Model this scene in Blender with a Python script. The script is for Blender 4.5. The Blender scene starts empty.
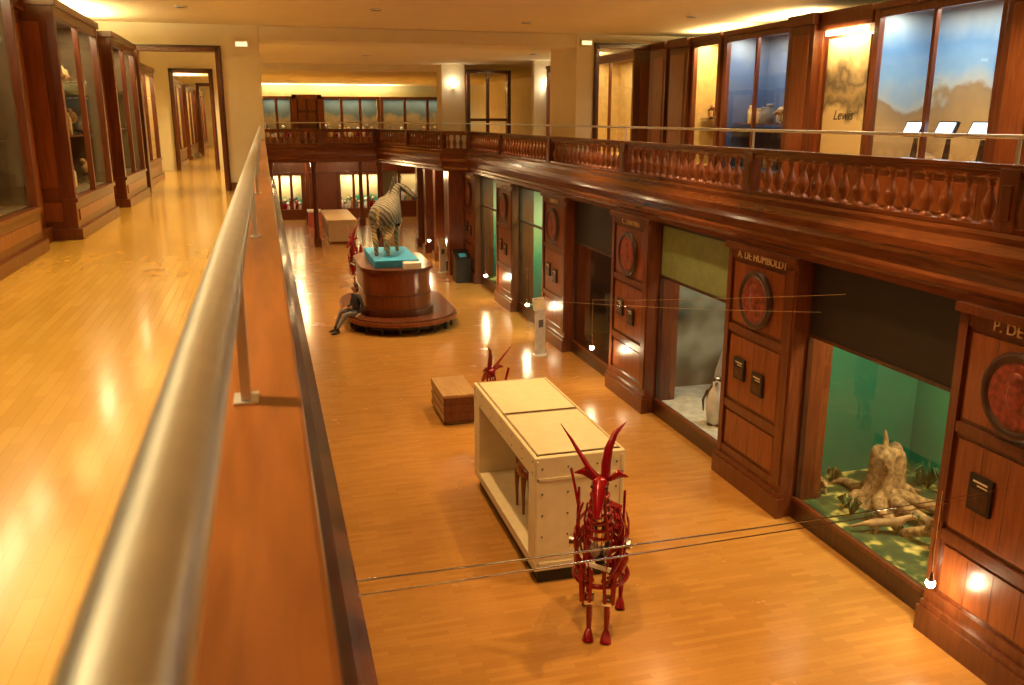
import bpy, math, random, bmesh
from mathutils import Vector, Matrix
random.seed(7)
sc=bpy.context.scene
# ------------------------------------------------------------------ materials
def nt(name):
    m=bpy.data.materials.new(name);m.use_nodes=True
    t=m.node_tree;b=t.nodes['Principled BSDF'];return m,t,b
def plain(name,col,rough=.5,metal=0,emit=None,es=0,var=.12,scale=6,coat=0):
    m,t,b=nt(name)
    tc=t.nodes.new('ShaderNodeTexCoord');n=t.nodes.new('ShaderNodeTexNoise');n.inputs['Scale'].default_value=scale
    n.inputs['Detail'].default_value=3
    r=t.nodes.new('ShaderNodeValToRGB')
    r.color_ramp.elements[0].position=.3;r.color_ramp.elements[1].position=.7
    r.color_ramp.elements[0].color=tuple(c*(1-var) for c in col)+(1,)
    r.color_ramp.elements[1].color=tuple(min(1,c*(1+var)) for c in col)+(1,)
    t.links.new(tc.outputs['Object'],n.inputs['Vector']);t.links.new(n.outputs['Fac'],r.inputs[0])
    t.links.new(r.outputs[0],b.inputs['Base Color'])
    b.inputs['Roughness'].default_value=rough;b.inputs['Metallic'].default_value=metal
    if coat:b.inputs['Coat Weight'].default_value=coat;b.inputs['Coat Roughness'].default_value=.1
    if emit:
        b.inputs['Emission Color'].default_value=emit+(1,);b.inputs['Emission Strength'].default_value=es
    return m
def wood(name,dark,mid,rough=.3,axis=2,sc_=3.0,coat=.3):
    m,t,b=nt(name)
    tc=t.nodes.new('ShaderNodeTexCoord');mp=t.nodes.new('ShaderNodeMapping')
    s=[sc_*5]*3;s[axis]=sc_*.5;mp.inputs['Scale'].default_value=s
    n=t.nodes.new('ShaderNodeTexNoise');n.inputs['Scale'].default_value=1.2;n.inputs['Detail'].default_value=6;n.inputs['Distortion'].default_value=.6
    r=t.nodes.new('ShaderNodeValToRGB');r.color_ramp.elements[0].position=.3;r.color_ramp.elements[1].position=.7
    r.color_ramp.elements[0].color=dark+(1,);r.color_ramp.elements[1].color=mid+(1,)
    t.links.new(tc.outputs['Object'],mp.inputs[0]);t.links.new(mp.outputs[0],n.inputs['Vector']);t.links.new(n.outputs['Fac'],r.inputs[0])
    t.links.new(r.outputs[0],b.inputs['Base Color']);b.inputs['Roughness'].default_value=rough
    b.inputs['Coat Weight'].default_value=coat;b.inputs['Coat Roughness'].default_value=.15
    return m
def parquet(name,c1,c2,mort,rough,rot=90,w=.55,h=.075):
    m,t,b=nt(name)
    tc=t.nodes.new('ShaderNodeTexCoord');mp=t.nodes.new('ShaderNodeMapping');mp.inputs['Rotation'].default_value=(0,0,math.radians(rot))
    br=t.nodes.new('ShaderNodeTexBrick');br.inputs['Scale'].default_value=1;br.inputs['Brick Width'].default_value=w;br.inputs['Row Height'].default_value=h
    br.inputs['Mortar Size'].default_value=.0010;br.inputs['Color1'].default_value=c1+(1,);br.inputs['Color2'].default_value=c2+(1,);br.inputs['Mortar'].default_value=mort+(1,)
    n=t.nodes.new('ShaderNodeTexNoise');n.inputs['Scale'].default_value=1.3;n.inputs['Detail'].default_value=4
    mr=t.nodes.new('ShaderNodeMapRange');mr.inputs['To Min'].default_value=rough-.06;mr.inputs['To Max'].default_value=rough+.08
    t.links.new(tc.outputs['Object'],mp.inputs[0]);t.links.new(mp.outputs[0],br.inputs['Vector'])
    t.links.new(tc.outputs['Object'],n.inputs['Vector']);t.links.new(n.outputs['Fac'],mr.inputs['Value']);t.links.new(mr.outputs[0],b.inputs['Roughness'])
    t.links.new(br.outputs['Color'],b.inputs['Base Color'])
    b.inputs['Coat Weight'].default_value=.5;b.inputs['Coat Roughness'].default_value=.13
    return m
def glassmat():
    m=bpy.data.materials.new('case_glass');m.use_nodes=True;t=m.node_tree;t.nodes.clear()
    o=t.nodes.new('ShaderNodeOutputMaterial');mx=t.nodes.new('ShaderNodeMixShader');tr=t.nodes.new('ShaderNodeBsdfTransparent');g=t.nodes.new('ShaderNodeBsdfGlossy')
    tr.inputs[0].default_value=(.95,.97,.95,1);g.inputs['Roughness'].default_value=.02
    mx.inputs[0].default_value=.10
    t.links.new(tr.outputs[0],mx.inputs[1]);t.links.new(g.outputs[0],mx.inputs[2]);t.links.new(mx.outputs[0],o.inputs[0])
    return m
def gradz(name,stops,z0,z1,nscale=.8,namp=.25,axis='Z',rough=.8):
    """painted backdrop: colour bands disturbed with noise"""
    m,t,b=nt(name)
    tc=t.nodes.new('ShaderNodeTexCoord');sp=t.nodes.new('ShaderNodeSeparateXYZ')
    n=t.nodes.new('ShaderNodeTexNoise');n.inputs['Scale'].default_value=nscale;n.inputs['Detail'].default_value=6
    mr=t.nodes.new('ShaderNodeMapRange');mr.inputs['From Min'].default_value=z0;mr.inputs['From Max'].default_value=z1
    ad=t.nodes.new('ShaderNodeMath');ad.operation='MULTIPLY_ADD';ad.inputs[1].default_value=namp;
    sb=t.nodes.new('ShaderNodeMath');sb.operation='SUBTRACT';sb.inputs[1].default_value=namp/2
    r=t.nodes.new('ShaderNodeValToRGB')
    els=r.color_ramp.elements
    while len(els)<len(stops):els.new(.5)
    for e,(p,c) in zip(els,stops):e.position=p;e.color=c+(1,)
    t.links.new(tc.outputs['Object'],sp.inputs[0]);t.links.new(tc.outputs['Object'],n.inputs['Vector'])
    t.links.new(sp.outputs[axis],mr.inputs['Value']);t.links.new(n.outputs['Fac'],ad.inputs[0]);t.links.new(mr.outputs[0],ad.inputs[2])
    t.links.new(ad.outputs[0],sb.inputs[0]);t.links.new(sb.outputs[0],r.inputs[0]);t.links.new(r.outputs[0],b.inputs['Base Color'])
    b.inputs['Roughness'].default_value=rough
    return m
def patches(name,stops,scale,rough=.9,wave=False):
    m,t,b=nt(name);tc=t.nodes.new('ShaderNodeTexCoord')
    if wave:
        n=t.nodes.new('ShaderNodeTexWave');n.bands_direction='DIAGONAL';n.inputs['Scale'].default_value=scale;n.inputs['Distortion'].default_value=4;n.inputs['Detail'].default_value=2
    else:
        n=t.nodes.new('ShaderNodeTexNoise');n.inputs['Scale'].default_value=scale;n.inputs['Detail'].default_value=2
    r=t.nodes.new('ShaderNodeValToRGB');els=r.color_ramp.elements
    while len(els)<len(stops):els.new(.5)
    for e,(p,c) in zip(els,stops):e.position=p;e.color=c+(1,)
    t.links.new(tc.outputs['Object'],n.inputs['Vector']);t.links.new(n.outputs['Fac'],r.inputs[0]);t.links.new(r.outputs[0],b.inputs['Base Color']);b.inputs['Roughness'].default_value=rough;return m
W=wood('varnished_walnut',(.098,.023,.007),(.180,.047,.014))
WX=wood('walnut_crosswise',(.11,.027,.008),(.215,.060,.017),axis=0,rough=.22)
WCAP=wood('honey_cap_wood',(.25,.078,.020),(.40,.135,.036),axis=0,rough=.28,sc_=4)
WM=wood('cherry_veneer',(.185,.045,.013),(.30,.083,.023))
WD=wood('dark_wood',(.03,.010,.005),(.075,.023,.009))
FU=parquet('parquet_upper',(.64,.38,.068),(.57,.32,.050),(.40,.21,.035),.22)
FL=parquet('parquet_lower',(.56,.275,.066),(.48,.222,.050),(.34,.15,.03),.24,rot=0,w=.5,h=.08)
PL=plain('cream_plaster',(.82,.74,.52),.85,var=.03,scale=2)
CE=plain('ceiling_paint',(.86,.77,.50),.9,var=.02,scale=1)
ST=plain('brushed_steel',(.78,.86,1.0),.32,.7,var=.05,scale=25)
BK=plain('black_panel',(.016,.011,.009),.45)
IV=plain('ivory_laminate',(.78,.66,.42),.45,var=.05)
IVD=plain('ivory_seam',(.42,.30,.16),.6)
RED=plain('red_lacquer',(.30,.004,.012),.2,.25,coat=.6)
CHR=plain('chrome',(.85,.85,.85),.15,1)
GOLD=plain('gilt_letters',(.85,.68,.42),.45)
BRICKR=plain('medallion_red',(.24,.044,.024),.5,var=.5,scale=14)
MDK=plain('medallion_ring',(.05,.018,.012),.35)
WH=plain('white_enamel',(.8,.8,.78),.4)
GREY=plain('grey_fabric',(.16,.15,.15),.9)
BLUE=plain('blue_board',(.05,.40,.80),.5)
TAN=plain('tan_hide',(.52,.36,.16),.7)
OCH=plain('ochre_specimen',(.36,.22,.10),.7,var=.4)
G=glassmat()
def lampmat(n,c,s):return plain(n,(1,1,1),.5,emit=c,es=s,var=0)
LW=lampmat('warm_lamp',(1,.72,.35),14)
LB=lampmat('bulb_glow',(1,.85,.6),60)
SCR=lampmat('screen_glow',(.45,.75,1),3.0)
EXITM=lampmat('exit_sign_face',(1,.85,.4),1.4)
# ------------------------------------------------------------------ mesh builder
def link(o,parent=None):
    sc.collection.objects.link(o)
    if parent:o.parent=parent
    return o
def empty(name,loc=(0,0,0),rz=0):
    e=bpy.data.objects.new(name,None);e.location=loc;e.rotation_euler=(0,0,rz);e.empty_display_size=.1
    return link(e)
class B:
    def __init__(s,*mats):s.v=[];s.f=[];s.mi=[];s.sm=[];s.mats=list(mats)
    def add(s,vs,fs,m=0,smooth=False):
        if not isinstance(m,int):
            if m not in s.mats:s.mats.append(m)
            m=s.mats.index(m)
        o=len(s.v);s.v+= [tuple(v) for v in vs]
        for f in fs:s.f.append(tuple(i+o for i in f));s.mi.append(m);s.sm.append(smooth)
    def box(s,x0,x1,y0,y1,z0,z1,m=0):
        vs=[(x,y,z) for x in(x0,x1) for y in(y0,y1) for z in(z0,z1)]
        s.add(vs,[(0,1,3,2),(4,6,7,5),(0,4,5,1),(2,3,7,6),(0,2,6,4),(1,5,7,3)],m)
    def tube(s,pts,rad,m=0,n=12,cap=True,sx=1):
        pts=[Vector(p) for p in pts]
        if not hasattr(rad,'__len__'):rad=[rad]*len(pts)
        vs=[];ref=None
        for i,p in enumerate(pts):
            d=(pts[min(i+1,len(pts)-1)]-pts[max(i-1,0)])
            if d.length<1e-9:d=Vector((0,0,1))
            d.normalize()
            if ref is None:
                ref=Vector((1,0,0)) if abs(d.x)<.8 else Vector((0,1,0))
            a=(ref-d*ref.dot(d)).normalized();bb=d.cross(a);ref=a
            for k in range(n):
                t=2*math.pi*k/n
                vs.append(p+a*math.cos(t)*rad[i]*sx+bb*math.sin(t)*rad[i])
        fs=[]
        for i in range(len(pts)-1):
            for k in range(n):
                k2=(k+1)%n;fs.append((i*n+k,i*n+k2,(i+1)*n+k2,(i+1)*n+k))
        s.add(vs,fs,m,True)
        if cap:
            s.add(vs[:n],[tuple(range(n))[::-1]],m);s.add(vs[-n:],[tuple(range(n))],m)
    def lathe(s,prof,c=(0,0,0),m=0,n=20,axis=2,sx=1,sy=1,smooth=True):
        vs=[]
        for r,z in prof:
            for k in range(n):
                t=2*math.pi*k/n;a=r*math.cos(t)*sx;b=r*math.sin(t)*sy
                if axis==2:vs.append((c[0]+a,c[1]+b,c[2]+z))
                elif axis==0:vs.append((c[0]+z,c[1]+a,c[2]+b))
                else:vs.append((c[0]+a,c[1]+z,c[2]+b))
        fs=[(i*n+k,i*n+(k+1)%n,(i+1)*n+(k+1)%n,(i+1)*n+k) for i in range(len(prof)-1) for k in range(n)]
        s.add(vs,fs,m,smooth)
        if prof[0][0]>1e-4:s.add(vs[:n],[tuple(range(n))],m)
        if prof[-1][0]>1e-4:s.add(vs[-n:],[tuple(range(n))],m)
    def ell(s,c,r,m=0,n=16,k=10,fn=None):
        vs=[]
        for i in range(k+1):
            ph=math.pi*i/k
            for j in range(n):
                t=2*math.pi*j/n
                d=Vector((math.sin(ph)*math.cos(t),math.sin(ph)*math.sin(t),math.cos(ph)))
                q=fn(d) if fn else 1
                vs.append((c[0]+d.x*r[0]*q,c[1]+d.y*r[1]*q,c[2]+d.z*r[2]*q))
        fs=[(i*n+j,i*n+(j+1)%n,(i+1)*n+(j+1)%n,(i+1)*n+j) for i in range(k) for j in range(n)]
        s.add(vs,fs,m,True)
    def prism(s,poly,axis,a0,a1,m=0):
        def P(p,a):
            if axis==0:return(a,p[0],p[1])
            if axis==1:return(p[0],a,p[1])
            return(p[0],p[1],a)
        n=len(poly);vs=[P(p,a0) for p in poly]+[P(p,a1) for p in poly]
        s.add(vs,[(i,(i+1)%n,(i+1)%n+n,i+n) for i in range(n)]+[tuple(range(n))[::-1],tuple(range(n,2*n))],m)
    def done(s,name,parent=None,bevel=0,loc=None,rz=0):
        me=bpy.data.meshes.new(name);me.from_pydata(s.v,[],s.f)
        for m in s.mats:me.materials.append(m)
        me.polygons.foreach_set('material_index',s.mi);me.polygons.foreach_set('use_smooth',s.sm);me.update()
        bm=bmesh.new();bm.from_mesh(me);bmesh.ops.recalc_face_normals(bm,faces=bm.faces);bm.to_mesh(me);bm.free()
        o=link(bpy.data.objects.new(name,me),parent)
        if bevel:
            md=o.modifiers.new('bevel','BEVEL');md.width=bevel;md.segments=2;md.limit_method='ANGLE'
        if loc:o.location=loc
        o.rotation_euler=(0,0,rz)
        return o
def one(name,mat,*r,bevel=0):
    b=B(mat);b.box(*r);return b.done(name,bevel=bevel)
def skin(name,V,E,Rr,mats,matfn,parent,sub=2):
    me=bpy.data.meshes.new(name);me.from_pydata(V,E,[]);o=link(bpy.data.objects.new(name,me))
    sk=o.modifiers.new('s','SKIN');sk.use_smooth_shade=True
    for i,r in enumerate(Rr):
        me.skin_vertices[0].data[i].radius=r if hasattr(r,'__len__') else (r,r)
    me.skin_vertices[0].data[0].use_root=True
    ss=o.modifiers.new('d','SUBSURF');ss.levels=sub;ss.render_levels=sub
    dg=bpy.context.evaluated_depsgraph_get();nm=bpy.data.meshes.new_from_object(o.evaluated_get(dg))
    bpy.data.objects.remove(o)
    for m in mats:nm.materials.append(m)
    for p in nm.polygons:p.material_index=matfn(p.center);p.use_smooth=True
    return link(bpy.data.objects.new(name,nm),parent)
ZF=-1.6;ZL=-6.0;ZC=2.0;YB=-6;YE=58
# ------------------------------------------------------------------ room shell
one('floor',FL,-3,13,YB,YE,ZL-.2,ZL)
one('floor_gallery_left',FU,-4.6,-.02,YB,YE,-1.95,ZF)
one('floor_gallery_right',FU,7.42,13,YB,YE,-1.93,ZF)
b=B(FU);b.prism([(-.02,41.6),(5.15,41.6),(6.65,33.35),(7.42,32.3),(7.42,YE),(-.02,YE)],2,-1.93,ZF);b.done('floor_gallery_far')
one('ceiling',CE,-4.6,13,YB,YE,ZC,ZC+.2)
one('wall_left',PL,-4.8,-4.6,YB,YE,ZF,ZC)
one('wall_right',PL,12.9,13.1,YB,YE,ZL,ZC)
one('wall_back',PL,-4.6,13,YB-.2,YB,ZL,ZC)
one('wall_far',PL,-4.6,13,YE,YE+.2,ZL,ZC)
b=B(W,WD);b.box(-.3,-.15,YB,YE,ZL,-1.95)
for k in range(-1,11):
    y=.7+5.12*k;b.box(-.15,-.05,y,y+2,ZL,-1.95);b.box(-.15,0,y-.05,y+2.05,ZL,-5.6)
b.done('wall_lower_left')
one('wall_crossing_left_pier',PL,-.78,.04,21.2,22.2,ZF,ZC)
one('wall_crossing_left',PL,-4.6,-2.62,21.2,21.6,ZF,ZC)
one('wall_crossing_left_lintel',PL,-2.62,-.78,21.2,21.6,1.55,ZC)
one('wall_crossing_right_pier',PL,7.55,8.0,21.2,23.3,ZF,ZC)
one('wall_crossing_right_lintel',PL,8.0,9.75,21.2,21.6,1.8,ZC)
one('wall_crossing_right',PL,9.75,12.9,21.2,21.6,ZF,ZC)
one('ceiling_beam',PL,.04,7.55,21.2,22.2,1.69,ZC,bevel=.02)
one('ceiling_beam',PL,-.02,7.6,35,36,1.76,ZC)
one('pillar_plaster',PL,6.72,7.62,34.2,35.2,ZF,ZC)
one('wall_gallery_right_return',PL,9.45,12.9,31,31.3,ZF,ZC)
one('wall_corridor_left_pier',PL,-1.4,-.02,30,30.3,ZF,ZC)
one('wall_corridor_left_lintel',PL,-2.7,-1.4,30,30.3,1.5,ZC)
one('wall_corridor_left',PL,-4.6,-2.7,30,30.3,ZF,ZC)
def doorframe(name,x0,x1,y,z1,w=.13,d=.16):
    b=B(W,WD)
    b.box(x0,x0+w,y-d,y+d,ZF,z1);b.box(x1-w,x1,y-d,y+d,ZF,z1);b.box(x0,x1,y-d,y+d,z1-w,z1)
    b.box(x0+.01,x0+.05,y-d-.03,y-d,ZF,z1+.0,1);b.box(x1-.05,x1-.01,y-d-.03,y-d,ZF,z1,1);b.box(x0,x1,y-d-.03,y-d,z1-.04,z1,1)
    b.done(name,bevel=.01)
doorframe('door_1',-2.62,-.78,21.3,1.55)
doorframe('door_2',-2.7,-1.4,30.05,1.5)
doorframe('door_3',8.0,9.75,21.3,1.8)
doorframe('door_4',7.65,9.4,34.1,1.8)
doorframe('door_5',-2.7,-1.4,42,1.5)
b=B(W,WD)
for x in(8.5,):b.box(x-.06,x+.06,34.05,34.15,ZF,1.7)
b.box(7.79,9.27,34.05,34.15,-.1,0);b.done('door_6')
one('baseboard_crossing_left',W,-.78,.04,21.14,21.2,ZF,ZF+.18)
# ------------------------------------------------------------------ balustrades
BP=[(.055,0),(.075,.0),(.075,.05),(.045,.07),(.04,.09),(.06,.13),(.078,.20),(.075,.26),(.05,.33),(.03,.39),(.028,.42),(.045,.44),(.045,.46),(.035,.48),(.065,.51),(.07,.55)]
CORN=[(-.28,-1.15),(.10,-1.15),(.13,-1.19),(.13,-1.26),(.19,-1.32),(.24,-1.36),(.24,-1.46),(.20,-1.50),(.15,-1.56),(.13,-1.7),(.16,-1.74),(.16,-1.80),(.09,-1.86),(.09,-1.95),(-.28,-1.95)]
def balustrade(p0,p1,posts,spacing=.31,rail=True,sten=2.14,s0=.5,rr=.0215,cap=None):
    p0=Vector(p0+(0,));p1=Vector(p1+(0,));L=(p1-p0).length;d=(p1-p0).normalized();rz=math.atan2(d.y,d.x)
    par=empty('balustrade',(p0.x,p0.y,0),rz)
    b=B(cap or WX);b.box(0,L,-.09,.09,-.50,-.455);b.box(0,L,-.075,.075,-.53,-.50);b.box(0,L,-.055,.055,-.6,-.53)
    b.box(0,L,-.08,.08,-1.15,-1.09)
    b.done('cap_and_base',par,bevel=.008)
    b=B(WX);b.prism(CORN,0,0,L);b.done('cornice',par)
    b=B(W)
    for y in posts:
        b.box(y-.13,y+.13,-.085,.085,-1.15,-.5);b.box(y-.07,y+.07,.085,.1,-1.02,-.66)
    b.done('posts',par,bevel=.008)
    b=B(WM);x=spacing/2
    while x<L:
        if all(abs(x-p)>.2 for p in posts):
            b.lathe(BP,(x,0,-1.12),0,12)
        x+=spacing
    b.done('balusters',par)
    if rail:
        b=B(ST);b.tube([(0,0,-.18),(L,0,-.18)],rr,0,28)
        x=s0
        while x<L:
            b.box(x-.022,x+.022,-.008,.008,-.46,-.19);b.box(x-.03,x+.03,-.02,.02,-.457,-.45);x+=sten
        b.done('steel_handrail',par)
    return par
balustrade((7.39,-4),(7.39,32.3),[6.25+5.12*k-.05 for k in range(0,6)]+[36.1,1.1],s0=1.1,sten=5.12)
balustrade((7.39,32.3),(6.62,33.3),[],rail=True)
balustrade((6.62,33.3),(5.12,41.55),[.15,4.2,8.2],s0=.15,sten=4)
balustrade((5.12,41.55),(-.02,41.55),[.15,2.6],s0=.2,sten=2.4)
balustrade((-.056,21.15),(-.056,-4),[2,7.1,12.2,17.3,22.4],s0=21.15-1.45-2.14*9,sten=2.14,cap=WCAP)
# ------------------------------------------------------------------ lower right wall : piers and dioramas
piers=[.6,5.72,10.83,15.95,21.1,26.2,31.3]
def pier(y0,i):
    y1=y0+2.0;x=7.3
    b=B(W,WM,WD)
    b.box(x+.05,8.0,y0,y1,ZL,-1.95)
    for a,c in((y0-.004,y0+.3),(y1-.12,y1+.004)):
        b.box(x,x+.06,a,c,ZL,-1.95)
    b.box(x-.02,x,y0+.05,y0+.25,-5.5,-2.15,0)
    for z0,z1 in((-2.2,-1.95),(-3.42,-3.3),(-4.75,-4.62),(-5.62,-5.45)):
        b.box(x+.01,x+.06,y0+.3,y1-.12,z0,z1)
    for z0,z1 in((-3.27,-2.23),(-4.59,-3.45),(-5.42,-4.78)):
        b.box(x+.03,x+.06,y0+.36,y1-.18,z0+.03,z1-.03,1)
        for k in (1,2,3):
            yy=y0+.36+(y1-y0-.54)*k/4;b.box(x+.028,x+.031,yy-.004,yy+.004,z0+.04,z1-.04,2)
    b.box(x-.07,x+.05,y0-.03,y1+.03,ZL,-5.68);b.box(x-.04,x+.05,y0-.01,y1+.01,-5.68,-5.6)
    b.box(x-.06,x+.05,y0-.03,y1+.03,-2.05,-1.95)
    b.done('wall_pier',bevel=.008)
    yc=(y0+y1)/2+.1
    m=B(MDK,BRICKR)
    m.lathe([(.47,.03),(.47,-.02),(.43,-.05),(.38,-.04),(.36,-.02)],(x+.0,yc,-2.78),0,40,axis=0)
    m.lathe([(.37,-.01),(.33,-.025),(.30,-.02),(.05,-.03),(0,-.03)],(x-.01,yc,-2.78),1,40,axis=0)
    m.ell((x-.025,yc,-2.78),(.035,.13,.18),1);m.ell((x-.025,yc+.02,-2.62),(.03,.11,.1),1)
    m.done('medallion')
    t=['J. BANKS','P. DE FERMAT','A. DE HUMBOLDT','C. DARWIN','BUFFON','CUVIER','LAMARCK'][i]
    c=bpy.data.curves.new('inscription','FONT');c.body=t;c.size=.175;c.align_x='CENTER';c.extrude=.006
    c.materials.append(GOLD);o=link(bpy.data.objects.new('inscription_lettering',c));o.location=(x-.0,yc-.10,-2.17);o.rotation_euler=(math.pi/2,0,-math.pi/2)
    for dy,z,h in((.35,-4.0,.36),(-.22,-4.1,.36)) if i!=1 else ((.3,-4.0,.42),):
        p=B(BK,IV,WD);yy=yc+dy
        p.box(x-.01,x+.03,yy-.16,yy+.16,z-h/2,z+h/2);p.box(x-.015,x-.01,yy-.13,yy+.13,z-h/2+.04,z+h/2-.16,2)
        p.box(x-.015,x-.01,yy-.10,yy+.10,z+h/2-.08,z+h/2-.06,1);p.ell((x-.012,yy,z-.05),(.006,.07,.06),2)
        p.box(x-.015,x-.01,yy-.10,yy+.04,z+h/2-.12,z+h/2-.105,1)
        p.done('information_plaque')
for i,y in enumerate(piers):pier(y,i)
def area(name,loc,size,power,col,rot=(0,0,0),sy=None):
    l=bpy.data.lights.new(name,'AREA');l.energy=power;l.color=col;l.size=size
    if sy:l.shape='RECTANGLE';l.size_y=sy
    o=link(bpy.data.objects.new(name,l));o.location=loc;o.rotation_euler=rot;return o
GRN=gradz('diorama_backdrop_paint',[(0,(.010,.14,.08)),(.28,(.02,.24,.11)),(.42,(.12,.26,.07)),(.54,(.42,.26,.06)),(1,(.42,.16,.04))],11.7,8.2,.7,.55,axis='Y')
GFL=patches('diorama_ground',[(.42,(.02,.05,.015)),(.54,(.05,.09,.02)),(.60,(.34,.30,.08)),(.68,(.62,.50,.16))],3.2)
PGR=plain('pale_green_blind',(.20,.24,.10),.5)
PWH=patches('pale_diorama',[(.35,(.07,.06,.04)),(.5,(.17,.17,.11)),(.64,(.38,.38,.28))],.9)
SNOW=plain('plaster_snow',(.55,.52,.42),.7,var=.2)
TEAL=gradz('teal_backdrop',[(0,(.02,.14,.12)),(.4,(.08,.36,.20)),(.7,(.50,.55,.28)),(1,(.6,.6,.4))],-5.5,-2.6,1,.4)
DKP=plain('dark_painted_back',(.05,.022,.012),.7)
back=[DKP,GRN,PWH,DKP,TEAL,TEAL]
gnd=[DKP,GFL,SNOW,WD,GFL,GFL]
blind=[BK,BK,PGR,BK,None,None]
caseE=[30,190,85,25,150,130]
caseC=[(1,.7,.3),(1,.86,.48),(1,.92,.68),(1,.6,.3),(.8,1,.6),(.8,1,.6)]
for i in range(6):
    y0=piers[i]+2.0;y1=piers[i+1]
    b=B(back[i],gnd[i],W,BK)
    b.box(10.3,10.4,y0-.8,y1+.8,-5.85,-1.95,0)
    b.box(8.0,10.3,y0-.85,y0-.8,-5.85,-1.95,0);b.box(8.0,10.3,y1+.8,y1+.85,-5.85,-1.95,0)
    b.box(7.62,10.3,y0-.8,y1+.8,-5.95,-5.75,1)
    if i in(1,4,5):
        b.ell((9.9,y0+.4,-5.75),(.4,.9,.22),1,14,8)
    b.box(7.5,10.3,y0-.8,y1+.8,-2.05,-1.95,3)
    par=empty('diorama_case')
    b.done('backdrop',par)
    f=B(WD,W)
    f.box(7.5,7.66,y0,y1,ZL,-5.72,0);f.box(7.5,7.56,y0,y1,-5.72,-5.66,1)
    f.box(7.54,7.62,y0,y0+.05,-5.7,-1.95,0);f.box(7.54,7.62,y1-.05,y1,-5.7,-1.95,0)
    if blind[i]:f.add([(7.55,y0+.05,-3.05),(7.55,y1-.05,-3.05),(7.55,y1-.05,-1.95),(7.55,y0+.05,-1.95)],[(0,1,2,3)],blind[i])
    f.box(7.53,7.63,y0+.05,y1-.05,-3.1,-3.05,0)
    f.done('front_frame',par)
    g=B(G);g.add([(7.585,y0+.05,-5.66),(7.585,y1-.05,-5.66),(7.585,y1-.05,-3.1),(7.585,y0+.05,-3.1)],[(0,1,2,3)]);g.done('glass',par)
    ym=(y0+y1)/2
    area('diorama_light',(8.9,ym,-2.1),1.2,caseE[i],caseC[i],(0,0,0),.6)
# stump diorama
BARK=plain('driftwood_bark',(.30,.18,.075),.9,var=.6,scale=12)
b=B(BARK);cx,cy,cz=8.9,10.45,-5.78
def nb(a):return .05*math.sin(5*a)+.04*math.sin(9*a+1)
n=22;rings=[(.6,0),(.38,.12),(.27,.3),(.235,.55),(.23,.8),(.20,.9)];vs=[]
for r,z in rings:
    for k in range(n):
        a=2*math.pi*k/n;q=r+nb(a)*(.5+r);vs.append((cx+q*math.cos(a),cy+q*math.sin(a),cz+z+.06*math.sin(3*a)*(z>.7)))
b.add(vs,[(i*n+k,i*n+(k+1)%n,(i+1)*n+(k+1)%n,(i+1)*n+k) for i in range(5) for k in range(n)]+[tuple(range(5*n,6*n))],0,True)
for a,L in((.3,.7),(1.2,.7),(2.2,.8),(3.1,.7),(3.9,.9),(4.6,1.5),(5.2,1.3),(5.9,.8)):
    pts=[];rr=[]
    for k in range(7):
        t=k/6;pts.append((cx+math.cos(a+.25*math.sin(4*t+a))*(.2+L*t)*.8,cy+math.sin(a+.25*math.sin(4*t+a))*(.2+L*t),cz+.22*(1-t)**2+.05+.05*math.sin(8*t+a)));rr.append(.10*(1-t)+.025)
    b.tube(pts,rr,0,8)
b.tube([(cx,cy+.1,cz+.8),(cx+.02,cy+.14,cz+1.0),(cx-.02,cy+.12,cz+1.15)],[.06,.04,.015],0,8)
b.tube([(cx-.1,cy-.1,cz+.6),(cx-.25,cy-.25,cz+.72),(cx-.3,cy-.3,cz+.8)],[.05,.035,.015],0,8)
b.done('tree_stump')
b=B(BARK)
b.tube([(8.4,9.4,-5.70),(8.5,9.1,-5.55),(8.6,8.8,-5.47),(8.7,8.4,-5.6)],[.06,.08,.07,.04],0,8);b.tube([(8.5,9.1,-5.55),(8.4,8.9,-5.3),(8.3,8.8,-5.2)],[.05,.035,.02],0,8);b.tube([(8.6,8.8,-5.47),(8.5,8.6,-5.25)],[.04,.015],0,8)
b.done('driftwood_branch')
LEAF=plain('undergrowth_leaves',(.04,.09,.025),.8,var=.7,scale=5);LEAF2=plain('undergrowth_dry',(.16,.14,.04),.8,var=.4,scale=5)
b=B(LEAF,LEAF2)
for k in range(46):
    x=random.uniform(8.0,10.1);y=random.uniform(8.0,11.4)
    if (x-cx)**2+(y-cy)**2<.5:continue
    h=random.uniform(.12,.45)*(1.4 if x>9.4 else .6);mm=random.choice([0,0,1])
    for q in range(11):
        a=random.uniform(0,6.28);r=h*random.uniform(.4,.8);c,s=math.cos(a),math.sin(a);w=.012+.02*h
        p0=Vector((x,y,-5.76));p1=Vector((x+c*r*.5,y+s*r*.5,-5.76+h));p2=Vector((x+c*r*1.1,y+s*r*1.1,-5.76+h*.75));sd=Vector((-s*w,c*w,0))
        b.add([p0-sd*.4,p0+sd*.4,p1+sd,p2,p1-sd],[(0,1,2,3,4)],mm)
b.done('undergrowth_ferns')
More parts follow.
